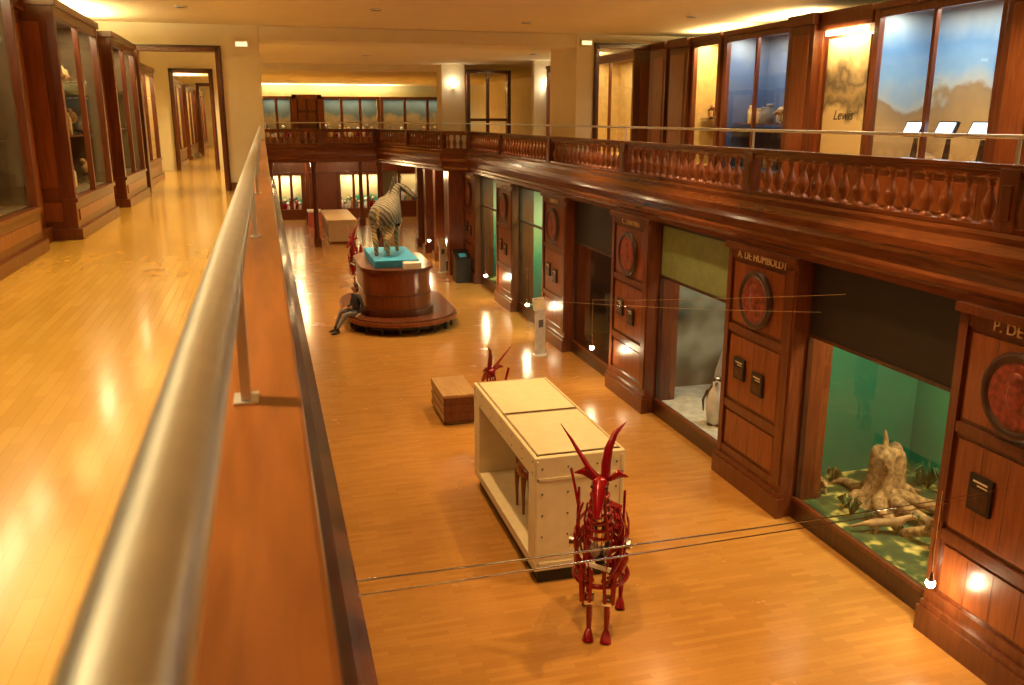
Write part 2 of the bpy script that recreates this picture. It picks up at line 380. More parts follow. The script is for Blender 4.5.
def critter(loc,rz,s):
    par=empty('taxidermy_marten',loc,rz);par.scale=(s,)*3
    V=[(0,0,.16),(0,-.16,.17),(0,-.27,.24),(0,-.36,.26),(0,-.43,.235),(0,.14,.15),(0,.30,.13),(0,.50,.07)]
    E=[(0,1),(1,2),(2,3),(3,4),(0,5),(5,6),(6,7)];R_=[.065,.07,.045,.045,.018,.07,.03,.02]
    for sx in(-1,1):
        i=len(V);V+=[(sx*.045,-.17,.12),(sx*.05,-.19,.06),(sx*.05,-.21,.0)];E+=[(1,i),(i,i+1),(i+1,i+2)];R_+=[.035,.022,.018]
        i=len(V);V+=[(sx*.05,.15,.12),(sx*.055,.12,.07),(sx*.055,.16,.0)];E+=[(5,i),(i,i+1),(i+1,i+2)];R_+=[.04,.024,.018]
    skin('body',V,E,R_,[OCH],lambda c:0,par,2)
    e=B(OCH,BK)
    for sx in(-1,1):e.ell((sx*.035,-.345,.30),(.015,.01,.02),0,8,6);e.ell((sx*.03,-.39,.265),(.007,.007,.007),1,6,5)
    e.done('ears_eyes',par)
critter((8.2,9.55,-5.75),1.2,1.0);critter((8.2,11.1,-5.75),-.4,.9)
def penguin(loc,s,rz):
    b=B(WH,BK)
    b.lathe([(.05,0),(.15,.03),(.19,.2),(.19,.4),(.14,.58),(.09,.66),(.09,.74),(.05,.82),(0,.84)],(0,0,0),0,18,sx=.9)
    b.ell((0,.04,.38),(.185,.17,.36),1);b.ell((0,.01,.74),(.085,.09,.1),1);b.tube([(0,-.06,.74),(0,-.19,.72)],[.03,.006],1,8)
    for s_ in(-1,1):
        b.tube([(s_*.16,0,.58),(s_*.23,0,.4),(s_*.22,.02,.2)],[.04,.045,.015],1,8,sx=.5);b.ell((s_*.07,-.07,.02),(.06,.11,.03),1)
    o=b.done('taxidermy_penguin',loc=loc,rz=rz);o.scale=(s,)*3
penguin((8.1,14.35,-5.75),1.15,-.7)
b=B(SNOW);b.ell((9.6,13.3,-5.75),(.6,.5,.7),0,14,8,lambda d:1+.12*math.sin(6*d.x+4*d.y));b.ell((9.5,15.9,-5.75),(.6,.6,1.3),0,14,8,lambda d:1+.12*math.sin(7*d.y+3*d.z));b.done('artificial_ice_rocks')
b=B(W,IV);b.box(9.2,9.28,18.7,20.2,-4.9,-3.9,0);b.box(9.18,9.2,18.8,20.1,-4.8,-4.0,1);b.done('framed_picture')
for y in(24.3,29.5):
    b=B(RED,WH,TAN);b.tube([(8.6,y,-5.75),(8.6,y,-5.0),(8.65,y,-4.5)],[.18,.22,.1],0,12);b.ell((8.6,y,-4.35),(.12,.12,.15),2);b.tube([(8.55,y-.2,-5.3),(8.4,y-.3,-4.9)],[.05,.04],0,8);b.tube([(8.55,y+.2,-5.3),(8.4,y+.3,-5.0)],[.05,.04],0,8);b.done('costumed_mannequin')
# ------------------------------------------------------------------ gallery display cases
SKY=gradz('mural_sky',[(0,(.40,.22,.06)),(.36,(.55,.34,.12)),(.54,(.30,.20,.10)),(.57,(.40,.44,.42)),(.66,(.18,.34,.52)),(.82,(.10,.24,.44)),(1,(.40,.48,.52))],-1.4,1.7,1.1,.46)
BLU=gradz('mural_blue',[(0,(.04,.05,.10)),(.5,(.05,.09,.20)),(.8,(.12,.19,.32)),(1,(.3,.34,.38))],-1.4,1.7,1.4,.5)
YEL=plain('warm_case_lining',(.65,.45,.17),.8)
POST=gradz('poster_print',[(0,(.60,.45,.22)),(.40,(.58,.42,.2)),(.50,(.14,.10,.05)),(.58,(.34,.23,.10)),(.66,(.13,.09,.05)),(.76,(.40,.29,.14)),(.84,(.62,.48,.25)),(1,(.7,.55,.3))],-.9,1.5,2.2,.6)
DKC=plain('dark_case_lining',(.11,.075,.042),.8)
def specimens(par,xs,y0,y1,z,n,k_=1.0):
    b=B(IV,TAN,BK,GREY,BLUE,OCH)
    for k in range(n):
        y=y0+(y1-y0)*(k+.5)/n+random.uniform(-.05,.05);x=xs+random.uniform(-.12,.12);m=random.choice([0,1,3,5,5,1]);q=k_*random.uniform(.8,1.2)
        t=random.choice([0,1,2])
        if t==0:
            b.lathe([(.09*q,0),(.09*q,.03*q),(.012*q,.04*q),(.012*q,.14*q),(0,.14*q)],(x,y,z),2,10);b.ell((x,y,z+.22*q),(.07*q,.12*q,.08*q),m,10,8);b.ell((x,y-.11*q,z+.3*q),(.04*q,.045*q,.04*q),m,8,6);b.tube([(x,y-.14*q,z+.3*q),(x,y-.21*q,z+.29*q)],[.015,.004],2,6);b.tube([(x,y+.08*q,z+.21*q),(x,y+.26*q,z+.16*q)],[.05*q,.02],m,6)
        elif t==1:
            b.lathe([(.07*q,0),(.075*q,.02),(.075*q,.2*q),(.05*q,.24*q),(.055*q,.25*q),(.055*q,.28*q),(0,.28*q)],(x,y,z),m,12)
        else:
            s=random.random()*6;b.ell((x,y,z+.1*q),(.1*q,.13*q,.11*q),m,10,7,lambda d:1+.25*math.sin(7*d.x+s)*math.cos(6*d.z+s))
    b.done('specimens',par)
def gcase(xf,s,y0,y1,z1,lining,mull=(),zb=-1.05,depth=1.1,light=25,lcol=(1,.75,.4),shelves=(),wf=.12,name='display_case'):
    par=empty(name);X=lambda a:xf+s*a
    def bx(b,a0,a1,*r,m=0):
        x0,x1=sorted((X(a0),X(a1)));b.box(x0,x1,*r,m)
    b=B(W,WM,lining)
    bx(b,0,depth,y0,y1,ZF,zb)
    bx(b,-.05,depth,y0-.02,y1+.02,ZF,ZF+.15)
    bx(b,-.03,.05,y0-.01,y1+.01,zb-.05,zb+.006)
    bx(b,-.04,depth,y0-.02,y1+.02,z1-.1,z1)
    bx(b,.004,.08,y0+.02,y1-.02,z1-.22,z1-.09)
    bx(b,.02,depth,y0,y0+.05,zb,z1-.1);bx(b,.02,depth,y1-.05,y1,zb,z1-.1)
    bx(b,-.006,.1,y0-.006,y0+wf,zb,z1-.1);bx(b,-.006,.1,y1-wf,y1+.006,zb,z1-.1)
    for m in mull:bx(b,.002,.08,m-.035,m+.035,zb,z1-.1)
    bx(b,.02,-.015,y0+.15,y1-.15,ZF+.25,zb-.15,m=1)
    if y0>5:
        bx(b,.18,depth-.15,y0-.015,y0+.01,-.9,z1-.3,m=1);bx(b,.18,depth-.15,y0-.015,y0+.01,ZF+.25,-1.1,m=1)
    b.done('case_frame',par,bevel=.006)
    l=B(lining,W);bx(l,depth-.06,depth-.02,y0+.05,y1-.05,zb,z1-.1);bx(l,.1,depth-.06,y0+.055,y0+.07,zb,z1-.1);bx(l,.1,depth-.06,y1-.07,y1-.055,zb,z1-.1);bx(l,.1,depth-.06,y0+.07,y1-.07,zb+.005,zb+.02)
    for z in shelves:bx(l,.25,depth-.1,y0+.1,y1-.1,z-.02,z,m=1)
    l.done('lining',par)
    g=B(G);g.add([(X(.04),y0+wf,zb),(X(.04),y1-wf,zb),(X(.04),y1-wf,z1-.2),(X(.04),y0+wf,z1-.2)],[(0,1,2,3)]);g.done('glass',par)
    if light:area('case_light',(X(.3),(y0+y1)/2,z1-.14),.3,light,lcol,(0,0,0),(y1-y0)*.8)
    return par
def pilaster(xf,s,y0,y1,z1,name='pilaster'):
    b=B(W,WM);x0,x1=sorted((xf-s*.08,xf+s*1.1));b.box(x0,x1,y0,y1,ZF,z1)
    xa,xb=sorted((xf-s*.10,xf-s*.08));b.box(xa,xb,y0+.12,y1-.12,-1.2,z1-.35,1)
    xa,xb=sorted((xf+s*.1,xf+s*.95));b.box(xa,xb,y0-.015,y0+.01,-.9,z1-.3,1);b.box(xa,xb,y0-.015,y0+.01,-1.4,-1.05,1)
    xa,xb=sorted((xf-s*.14,xf));b.box(xa,xb,y0-.03,y1+.03,z1-.18,z1+.004);b.box(xa,xb,y0-.03,y1+.03,ZF,ZF+.2);b.done(name,bevel=.008)
XR=9.6
p=gcase(XR,1,2.5,6.0,1.75,SKY,(4.2,));specimens(p,10.1,2.8,5.8,-1.03,6)
gcase(XR,1,6.5,9.25,1.75,SKY,(7.9,),light=50,lcol=(1,.9,.7))
pilaster(XR,1,9.3,9.95,1.8)
p=gcase(XR,1,10.0,12.72,1.78,SKY,(11.38,),light=72,lcol=(1,.93,.8),zb=-.75)
b=B(OCH,BARK);b.ell((10.45,10.6,-.75),(.2,.7,.35),0,16,8,lambda d:1+.1*math.sin(6*d.y+2*d.z));b.ell((10.4,12.3,-.75),(.2,.4,.22),1,14,8);b.done('model_rocks',p)
for y in(11.9,11.2,10.53):
    b=B(BK,SCR,WD);b.prism([(9.86,-.75),(9.96,-.75),(9.96,-.30),(9.93,-.30)],1,y-.03,y+.03,2)
    b.prism([(9.82,-.26),(9.86,-.28),(9.95,-.06),(9.91,-.04)],1,y-.2,y+.2,0);b.add([(9.815,y-.17,-.24),(9.815,y+.17,-.24),(9.898,y+.17,-.06),(9.898,y-.17,-.06)],[(0,1,2,3)],1);b.done('touch_screen_monitor')
b=B(W,POST,IV,BK);b.box(9.75,10.6,12.8,14.2,ZF,1.8);b.box(9.72,9.75,12.95,14.08,-.75,1.35,1);b.box(9.6,9.78,12.8,14.2,1.5,1.8)
b.done('exhibition_poster_panel')
c=bpy.data.curves.new('poster_title','FONT');c.body='Lewis';c.size=.24;c.shear=.3;c.align_x='CENTER';c.extrude=.002;c.materials.append(BK)
o=link(bpy.data.objects.new('poster_title_lettering',c));o.location=(9.717,13.5,-.02);o.rotation_euler=(math.pi/2,0,-math.pi/2)
b=B(LW,WD);b.box(9.62,9.68,12.95,14.05,1.40,1.48,0);b.done('picture_light')
area('picture_lamp',(9.5,13.5,1.42),.1,30,(1,.75,.35),(0,math.radians(-60),0),1)
pilaster(XR,1,14.25,15.0,1.8)
p=gcase(XR,1,15.05,17.6,1.78,BLU,(16.3,),light=55,lcol=(1,.95,.85),shelves=(-.1,));specimens(p,10.1,15.3,17.4,-.1,9,1.2);specimens(p,10.3,15.3,17.4,-1.03,7)
p=gcase(XR,1,17.75,19.1,1.78,YEL,(),light=60,shelves=(.0,));specimens(p,10.1,17.95,18.95,0,4,1.3)
pilaster(XR,1,19.15,20.1,1.8);pilaster(XR,1,20.3,21.05,1.8)
gcase(XR,1,22.4,26,1.75,YEL,(24.2,),light=60);gcase(XR,1,26.3,30,1.75,BLU,(28,),light=50)
# left side
p=gcase(-2.72,-1,2.5,7.4,1.6,DKC,(4.9,),light=25,shelves=(-.2,.6));specimens(p,-3.2,2.8,7.2,-.2,10,1.0)
p=gcase(-2.72,-1,7.5,12.0,1.6,DKC,(9.8,),light=50,shelves=(-.25,.6));specimens(p,-3.15,7.8,11.8,-.25,11,1.2);specimens(p,-3.15,7.8,11.8,.6,9,1.1);specimens(p,-3.15,7.8,11.8,-1.03,10,1.2)
p=gcase(-2.5,-1,13.0,16.2,1.5,DKC,(14.6,),light=50,shelves=(-.25,.55));specimens(p,-2.95,13.3,16.0,-.25,8,1.2);specimens(p,-2.95,13.3,16.0,.55,7,1.1);specimens(p,-2.95,13.3,16,-1.03,7,1.2)
p=gcase(-2.5,-1,17.6,20.6,1.5,DKC,(19.1,),light=50,shelves=(-.2,.55));specimens(p,-2.95,17.9,20.3,-.2,7,1.3)
pilaster(-2.95,-1,12.1,12.9,1.5)
pilaster(-2.85,-1,16.3,17.5,1.5)
p=gcase(-2.75,-1,22.6,26.2,1.3,YEL,(24.4,),light=60,shelves=(-.2,));specimens(p,-3.3,22.8,26,-.2,8)
for y0 in(31.5,37.5,45):
    p=gcase(-2.8,-1,y0,y0+4,1.3,YEL,(y0+2,),light=50)
def farcase(x0,x1,y,z1,lining,n,zb=-1.1,zfl=ZF,light=14,lc=(1,.8,.45)):
    b=B(W,lining,WD)
    b.box(x0,x1,y+.9,y+.95,zfl,z1,1);b.box(x0,x1,y,y+.9,zfl,zb,0);b.box(x0,x1,y-.04,y+.9,z1-.14,z1,0)
    for k in range(n+1):
        x=x0+(x1-x0)*k/n;b.box(x-.08,x+.08,y-.03,y+.1,zfl,z1,0)
    par=empty('display_case');b.done('case_body',par)
    c=B(WH,TAN,GREY,RED)
    for k in range(n*4):
        x=x0+(x1-x0)*(k+.5)/(n*4);h=random.uniform(.2,.6);c.tube([(x,y+.5,zb),(x+.05,y+.5,zb+h*.6),(x,y+.5,zb+h)],[.12,.15,.05],random.randint(0,3),8);c.ell((x,y+.45,zb+h+.1),(.1,.12,.1),random.randint(0,2),10,6)
    c.done('specimens',par)
    area('case_light',((x0+x1)/2,y+.45,z1-.16),(x1-x0)*.9,light,lc,(0,0,0),.4)
MUR=gradz('savannah_mural',[(0,(.20,.12,.04)),(.45,(.28,.19,.07)),(.6,(.07,.09,.08)),(1,(.08,.13,.17))],-1.2,1.3,1.5,.5)
farcase(0,1.75,56,1.3,MUR,2,light=35);farcase(3.6,7.0,56,1.3,MUR,3,light=60);farcase(7.2,11.5,56,1.3,MUR,3,light=60)
b=B(W,WD,YEL);b.box(1.8,2.05,55.8,56.2,ZF,1.4);b.box(3.3,3.55,55.8,56.2,ZF,1.4);b.box(1.8,3.55,55.8,56.2,1.15,1.4);b.box(2.05,3.3,56.1,56.15,ZF,1.15,1)
for k in range(2):
    for z in(-1.3,-.3,.5):b.box(2.15+.6*k,2.6+.6*k,56.05,56.1,z,z+.65,0)
b.done('door_7')
TL2=gradz('aquarium_backdrop',[(0,(.01,.12,.07)),(.45,(.02,.26,.14)),(.6,(.55,.45,.22)),(1,(.7,.58,.32))],-6,-3.6,1.2,.6)
farcase(.1,2.1,55,-3.2,TL2,3,zb=-5.4,zfl=ZL,light=80,lc=(1,.88,.55));farcase(4.3,6.9,55,-3.2,TL2,3,zb=-5.4,zfl=ZL,light=90,lc=(1,.88,.55));farcase(8,11,55,-3.2,TL2,2,zb=-5.0,zfl=ZL,light=30)
b=B(WM,W);b.box(-.1,12,55.9,56,-3.2,-1.95,0);b.box(2.1,4.3,55.5,55.6,ZL,-3.2,1);b.done('wall_lower_far')
for x,y in((2.2,43),(5.2,42.2),(.2,42.2),(2.3,52.9),(5.2,51)):
    b=B(W,WD);b.box(x-.18,x+.18,y-.18,y+.18,ZL,ZL+.4);b.lathe([(.15,.4),(.12,.6),(.11,3.7),(.15,3.9),(.19,4.05)],(x,y,ZL),0,16);b.done('column')
b=B(W,WM)
b.prism([(7.3,33.3),(7.45,33.3),(7.45,42),(7.3,42)],2,ZL,-1.95,0)
for y in(34.6,37,39.4,41.6):b.box(6.9,7.3,y,y+.5,ZL,-1.95,0);b.box(6.82,7.3,y-.05,y+.55,ZL,-5.6,0)
b.box(6.75,7.3,33.4,33.8,ZL,-1.95,1)
b.done('wall_lower_right_far')
# ------------------------------------------------------------------ fittings and lights
for(x,y,z)in((-.33,21.15,1.6),(7.77,21.15,1.8)):
    e=B(WH,EXITM);e.box(x-.15,x+.15,y-.06,y+.05,z-.08,z+.06,0);e.box(x-.12,x+.12,y-.065,y-.06,z-.055,z+.035,1);e.done('exit_sign')
b=B(WH,LB);b.box(9.9,10.0,30.85,31,.9,1.2,0);b.ell((9.95,30.8,1.15),(.09,.09,.12),1);b.done('wall_sconce')
b=B(WH,LB);b.box(7.1,7.2,34.1,34.2,1.1,1.3,0);b.ell((7.15,34.05,1.3),(.08,.08,.08),1);b.done('wall_sconce')
def spot(loc,tgt,e,col=(1,.62,.27),ang=110,rad=.12,blend=.8,fix=True):
    l=bpy.data.lights.new('spot','SPOT');l.energy=e;l.color=col;l.spot_size=math.radians(ang);l.spot_blend=blend;l.shadow_soft_size=rad
    o=link(bpy.data.objects.new('ceiling_spot',l));o.location=loc;o.rotation_euler=(Vector(tgt)-Vector(loc)).to_track_quat('-Z','Y').to_euler()
    if fix:
        f=B(WH);f.lathe([(.09,0),(.11,.01),(.11,.03),(.08,.03),(.08,.0)],(loc[0],loc[1],ZC-.03),0,20);f.done('downlight_ring')
CW=(1,.63,.26)
for y in(1.5,7,12.5,17.5):
    spot((2.2,y,1.93),(2.4,y,-6),1200,CW,70,blend=1);spot((5.6,y+1.5,1.93),(5.8,y+1.5,-6),1200,CW,80,blend=1)
for y in(25,30,38):
    spot((3.4,y,1.93),(3.4,y,-6),1900,CW,84,blend=1)
for y in(2,6,10,14,18):
    spot((-1.3,y,1.93),(-1.3,y,-1.6),640,(1,.69,.29),115,blend=1)
for y in(24,28,36,46):
    spot((-1.3,y,1.93),(-1.3,y,-1.6),600,(1,.70,.30),130)
for y in(5,9,13,17,24,28):
    spot((8.5,y,1.93),(8.5,y,-1.6),350,(1,.70,.31),130)
for x in(1.5,5,9):spot((x,50,1.93),(x,50,-1.6),600,(1,.68,.3),130)
def point(loc,e,col=(1,.66,.3),r=.15,name='lamp'):
    l=bpy.data.lights.new(name,'POINT');l.energy=e;l.color=col;l.shadow_soft_size=r;o=link(bpy.data.objects.new(name,l));o.location=loc
UPC=(1,.80,.40)
for y in(5,10,14.5,19):
    area('cabinet_uplight',(-3.3,y,1.68),.35,200,UPC,(math.pi,0,0),2.2)
for y in(25,34,45):
    area('cabinet_uplight',(-3.4,y,1.5),.35,160,UPC,(math.pi,0,0),2.2)
for y in(4,8,11.5,16.3,19,24,28):
    area('cabinet_uplight',(10.2,y,1.86),.25,150,UPC,(math.pi,0,0),2.0)
for x in(1,4,7):area('cabinet_uplight',(x,56.4,1.5),2,200,UPC,(math.pi,0,0),.4)
for x in(1.5,5.2):
    for y in(45,52):point((x,y,-2.3),110)
point((6.2,37,-2.3),60)
# ------------------------------------------------------------------ crate exhibit
par=empty('ivory_crate_exhibit')
x0,x1,y0,y1=3.06,4.30,9.9,13.35
b=B(IV,IVD,BK)
b.box(x0+.07,x1-.07,y0+.06,y1-.06,ZL,-5.80,2)
b.box(x0,x1,y0,y1,-5.80,-5.66);b.box(x0,x1,y0,y1,-4.5,-4.2)
b.box(x0+.002,x1-.002,y0+.002,y0+.3,-5.66,-4.5);b.box(x0+.002,x1-.002,y1-.35,y1-.002,-5.66,-4.5);b.box(x0+.85,x1-.004,y0+.3,y1-.35,-5.66,-4.5)
b.done('crate_body',par,bevel=.012)
b=B(IV,IVD,BK)
for k in range(2):
    a=y0+.08+k*(y1-y0-.1)/2;c=a+(y1-y0-.1)/2-.06
    b.box(x0+.07,x1-.07,a,c,-4.2,-4.185,0)
    for q in(a,c-.02):b.box(x0+.05,x1-.05,q,q+.02,-4.2,-4.18,1)
for q in(x0+.05,x1-.07):b.box(q,q+.02,y0+.06,y1-.06,-4.2,-4.18,1)
for z in(-5.72,-4.52):b.box(x0+.03,x1-.03,y0-.012,y0+.004,z,z+.04,0)
for x in(x0+.02,x1-.06):b.box(x,x+.035,y0-.012,y0+.004,-5.78,-4.25,0)
for x in(x0+.10,x0+.45,x0+.85,x1-.12):
    for z in(-5.6,-5.3,-5.0,-4.7,-4.35):b.ell((x,y0-.004,z),(.013,.008,.013),2,8,6)
for y in(y0+.1,y0+.6,y0+1.1,y0+1.7,y0+2.3,y0+2.9,y1-.1):
    for z in(-4.28,-4.42):b.ell((x0-.003,y,z),(.006,.012,.012),2,8,6)
for y in(y0+1.1,y0+1.6,y0+2.2,y0+2.7):
    for z in(-5.4,-5.0,-4.7):b.ell((x0+.848,y,z),(.006,.014,.014),2,8,6)
b.done('rivets_and_battens',par)
b=B(WM);cx,cy,cz=3.38,11.5,-5.66
b.ell((cx,cy,cz+.62),(.09,.26,.12));
for sx in(-1,1):
    for sy in(-.17,.17):b.tube([(cx+sx*.05,cy+sy,cz+.57),(cx+sx*.05,cy+sy+.02,cz+.27),(cx+sx*.05,cy+sy,cz)],[.045,.025,.02],0,8)
b.tube([(cx,cy+.2,cz+.65),(cx,cy+.3,cz+.85),(cx,cy+.42,cz+.9)],[.06,.045,.025],0,8)
b.done('carved_deer_figure')
par=empty('wooden_crate')
WC=wood('crate_ply',(.36,.20,.075),(.48,.29,.12),axis=1,rough=.5,coat=0)
b=B(WC,W,IVD);b.box(3.12,3.78,16.3,17.6,ZL+.05,-5.42,1);b.box(3.10,3.8,16.28,17.62,-5.42,-5.36,0)
for z in(-5.9,-5.7,-5.52):b.box(3.10,3.13,16.3,17.6,z,z+.1,0);b.box(3.12,3.78,16.285,16.31,z,z+.1,1)
for y in(16.35,17.45):b.box(3.2,3.7,y,y+.1,ZL,ZL+.05,2)
b.done('crate_boards',par,bevel=.008)
b=B(IV,IVD,WM);b.box(2.8,4.15,43.8,49,ZL+.08,-4.95);b.box(2.75,4.2,43.75,49.05,-4.95,-4.85,0);b.box(2.9,4.05,43.9,48.9,ZL,ZL+.08,2);b.box(2.79,2.81,44,48.8,-5.8,-5.1,1);b.done('ivory_display_crate',bevel=.02)
b=B(plain('pink_panel',(.75,.2,.18),.6),WH);b.box(2.2,2.9,51,52.4,ZL,-5.2,0);b.box(2.15,2.95,50.95,52.45,-5.2,-5.12,1);b.done('pink_display_plinth',bevel=.02)
# ------------------------------------------------------------------ red mechanical antelopes (open lattice of lacquered planks)
def strip(b,pts,w,m=0):
    b.tube(pts,w,m,8,sx=.4)
def antelope(loc,rz,s):
    par=empty('red_antelope_sculpture',loc,rz);par.scale=(s*1.05,s,s)
    b=B(RED,CHR,BK)
    for sx in(-1,1):
        x=.10*sx;yf=-.33
        b.tube([(x,yf-.07,0),(x,yf-.04,.07),(x,yf,.12)],[.07,.055,.035],0,6)
        b.tube([(x,yf,.1),(x,yf+.03,.3),(x,yf-.01,.5)],[.026,.038,.035],0,8)
        b.lathe([(.0,-.055),(.075,-.055),(.075,.055),(.0,.055)],(x,yf,.52),1,14,axis=0)
        b.prism([(yf-.07,.5),(yf+.03,.5),(yf+.08,.8),(yf+.08,1.05),(yf-.06,1.12),(yf-.12,.8)],0,x*1.6-.018,x*1.6+.018,0)
        for o in(-.045,.045):b.prism([(x*1.3+o-.018,.56),(x*1.3+o+.018,.56),(x*1.3+o*1.4+.022,.98),(x*1.3+o*1.4-.022,.98)],1,yf-.16,yf-.14,0)
        x=.20*sx;yh=.42
        b.tube([(x,yh-.04,0),(x,yh,.07),(x,yh+.03,.12)],[.065,.05,.03],0,6)
        b.tube([(x,yh+.02,.1),(x,yh+.1,.32),(x,yh+.14,.46)],[.025,.036,.032],0,8)
        b.lathe([(.0,-.045),(.065,-.045),(.065,.045),(.0,.045)],(x,yh+.14,.48),1,14,axis=0)
        b.tube([(x,yh+.14,.48),(x,yh+.02,.68),(x,yh-.08,.9)],[.03,.05,.05],0,8)
        b.prism([(yh-.22,.82),(yh+.02,.74),(yh+.14,.95),(yh+.08,1.16),(yh-.13,1.18),(yh-.25,1.0)],0,x+sx*.02-.015,x+sx*.02+.015,0)
    b.done('legs',par,bevel=.004)
    b=B(RED,CHR,BK,WH)
    b.tube([(0,-.36,1.28),(0,0,1.24),(0,.42,1.28)],[.045,.045,.045],1,12)
    b.tube([(0,-.30,1.02),(0,.1,.98),(0,.42,1.04)],[.06,.08,.05],2,12)
    b.ell((-.05,-.30,1.15),(.06,.06,.10),3,12,8);b.ell((.07,-.26,1.06),(.05,.06,.09),1,12,8);b.ell((.05,-.28,1.30),(.05,.05,.06),1,12,8)
    for k in range(7):
        y=-.38+k*.135;r=.30-.02*abs(k-1.5)
        for q0,q1 in((-70,60),(120,250)):
            pts=[(r*math.cos(a)*.95,y+.05*math.sin(a),1.10+r*math.sin(a)*1.2) for a in [math.radians(q0+(q1-q0)*q/8) for q in range(9)]]
            strip(b,pts,.032)
    for sx in(-1,1):
        for h in(.95,1.12,1.29):
            strip(b,[(sx*.25,-.42,h),(sx*.30,-.15,h+.01),(sx*.28,.2,h),(sx*.23,.5,h-.03)],.032)
        b.lathe([(0,-.03),(.085,-.03),(.085,.03),(0,.03)],(sx*.31,-.28,1.22),1,14,axis=0)
        b.prism([(-.36,1.33),(-.22,1.30),(-.14,1.6),(-.2,1.84),(-.25,1.9),(-.33,1.62)],0,sx*.25-.014,sx*.25+.014,0)
        for o in(0,.08):strip(b,[(sx*(.12+o),-.40,1.36),(sx*(.17+o),-.39,1.55),(sx*(.14+o*.6),-.38,1.76)],.03)
        strip(b,[(sx*.27,-.45,1.42),(sx*.24,-.48,1.15),(sx*.12,-.47,.86)],.035)
        strip(b,[(sx*.14,-.45,1.48),(sx*.13,-.49,1.18),(sx*.05,-.47,.84)],.035)
    strip(b,[(-.25,-.3,1.7),(-.3,-.28,1.95),(-.34,-.26,2.12)],.04)
    for y in(-.25,.02,.28):b.prism([(-.19,1.40),(0,1.48),(.19,1.40),(.18,1.37),(0,1.44),(-.18,1.37)],1,y,y+.14,0)
    b.prism([(-.15,1.10),(.15,1.04),(.13,.98),(-.12,1.04)],1,-.51,-.495,3)
    b.tube([(.30*math.cos(a),-.1+.36*math.sin(a),.76) for a in [2*math.pi*k/24 for k in range(25)]],.032,0,8,cap=False)
    b.tube([(.22*math.cos(a),-.1+.26*math.sin(a),.70) for a in [2*math.pi*k/24 for k in range(25)]],.016,1,8,cap=False)
    b.tube([(0,.5,1.3),(0,.62,1.25),(.02,.66,1.0),(0,.68,.85)],[.03,.025,.02,.035],0,8)
    b.done('torso',par,bevel=.004)
    b=B(RED,CHR,BK)
    b.tube([(0,-.33,1.25),(0,-.42,1.55),(0,-.44,1.85),(0,-.46,2.0)],[.06,.055,.045,.04],1,10)
    for k in range(6):
        z=1.42+.1*k;b.tube([((.15-.012*k)*math.cos(a),-.39-.018*k+(.13-.012*k)*math.sin(a),z+.03*math.sin(a)) for a in [2*math.pi*q/16 for q in range(17)]],.02,0,8,cap=False)
    for a in(-2.2,-.9,.8,2.3):b.tube([(.15*math.cos(a),-.38+.13*math.sin(a),1.38),(.08*math.cos(a),-.46+.07*math.sin(a),2.0)],[.028,.02],0,6)
    b.ell((0,-.46,2.05),(.095,.125,.10),0,10,8)
    b.tube([(0,-.5,2.07),(0,-.64,1.94),(0,-.74,1.81),(0,-.77,1.76)],[.09,.07,.048,.036],0,8)
    for sx in(-1,1):
        b.ell((sx*.075,-.57,2.05),(.022,.022,.022),2,8,6)
        b.tube([(sx*.08,-.42,2.08),(sx*.19,-.40,2.16),(sx*.29,-.38,2.12)],[.025,.05,.006],0,8,sx=.4)
    b.tube([(-.05,-.45,2.12),(-.14,-.42,2.22),(-.24,-.37,2.36),(-.34,-.32,2.50),(-.46,-.28,2.66)],[.04,.03,.024,.016,.004],0,8)
    b.tube([(.05,-.45,2.12),(.05,-.42,2.28),(.07,-.37,2.44),(.13,-.3,2.60),(.24,-.24,2.72)],[.05,.052,.046,.03,.004],0,8)
    b.done('neck_head_horns',par)
antelope((3.58,8.84,ZL),-.47,1.0)
antelope((3.78,14.15,ZL),math.pi+.4,.79)
antelope((3.15,32.0,ZL),-.9,.85)
# ------------------------------------------------------------------ round seat with plinth and zebra
def stadium(cx,ya,yb,r,n=24):
    p=[(cx+r*math.cos(a),ya+r*math.sin(a)) for a in [math.pi+math.pi*k/n for k in range(n+1)]]
    p+=[(cx+r*math.cos(a),yb+r*math.sin(a)) for a in [math.pi*k/n for k in range(n+1)]]
    return p
b=B(WM,W,BK,IV)
b.prism(stadium(3.65,25.5,27.6,1.45),2,ZL+.12,-5.72,2)
b.prism(stadium(3.65,25.5,27.6,1.66),2,-5.74,-5.62,0);b.prism(stadium(3.65,25.5,27.6,1.62),2,-5.62,-5.57,1)
for a in range(10):
    t=math.pi+math.pi*a/9;b.box(3.65+1.5*math.cos(t)-.04,3.65+1.5*math.cos(t)+.04,25.5+1.5*math.sin(t)-.04,25.5+1.5*math.sin(t)+.04,ZL,-5.72,2)
b.done('round_bench',bevel=.015)
b=B(WM,W,WD)
b.prism(stadium(3.55,25.6,27.5,1.10),2,-5.57,-5.40,1);b.prism(stadium(3.55,25.6,27.5,1.0),2,-5.40,-4.32,0);b.prism(stadium(3.55,25.6,27.5,1.08),2,-4.32,-4.2,1);b.prism(stadium(3.55,25.6,27.5,1.03),2,-5.0,-4.96,1)
b.done('exhibit_plinth',bevel=.015)
b=B(BLUE,WH);b.box(2.85,4.15,25.0,27.8,-4.2,-3.98,0);b.box(3.65,4.15,24.6,24.98,-4.2,-4.02,1);b.done('blue_exhibit_base',bevel=.01)
ZB=patches('zebra_hide',[(.30,(.085,.075,.065)),(.6,(.27,.245,.20))],3.6,.9,wave=True)
ZLG=patches('zebra_leg_hide',[(.3,(.24,.17,.09)),(.6,(.48,.36,.19))],4.5,.9,wave=True)
par=empty('taxidermy_zebra',(3.40,26.2,-3.98),math.radians(-24));par.scale=(1.2,.85,1.02)
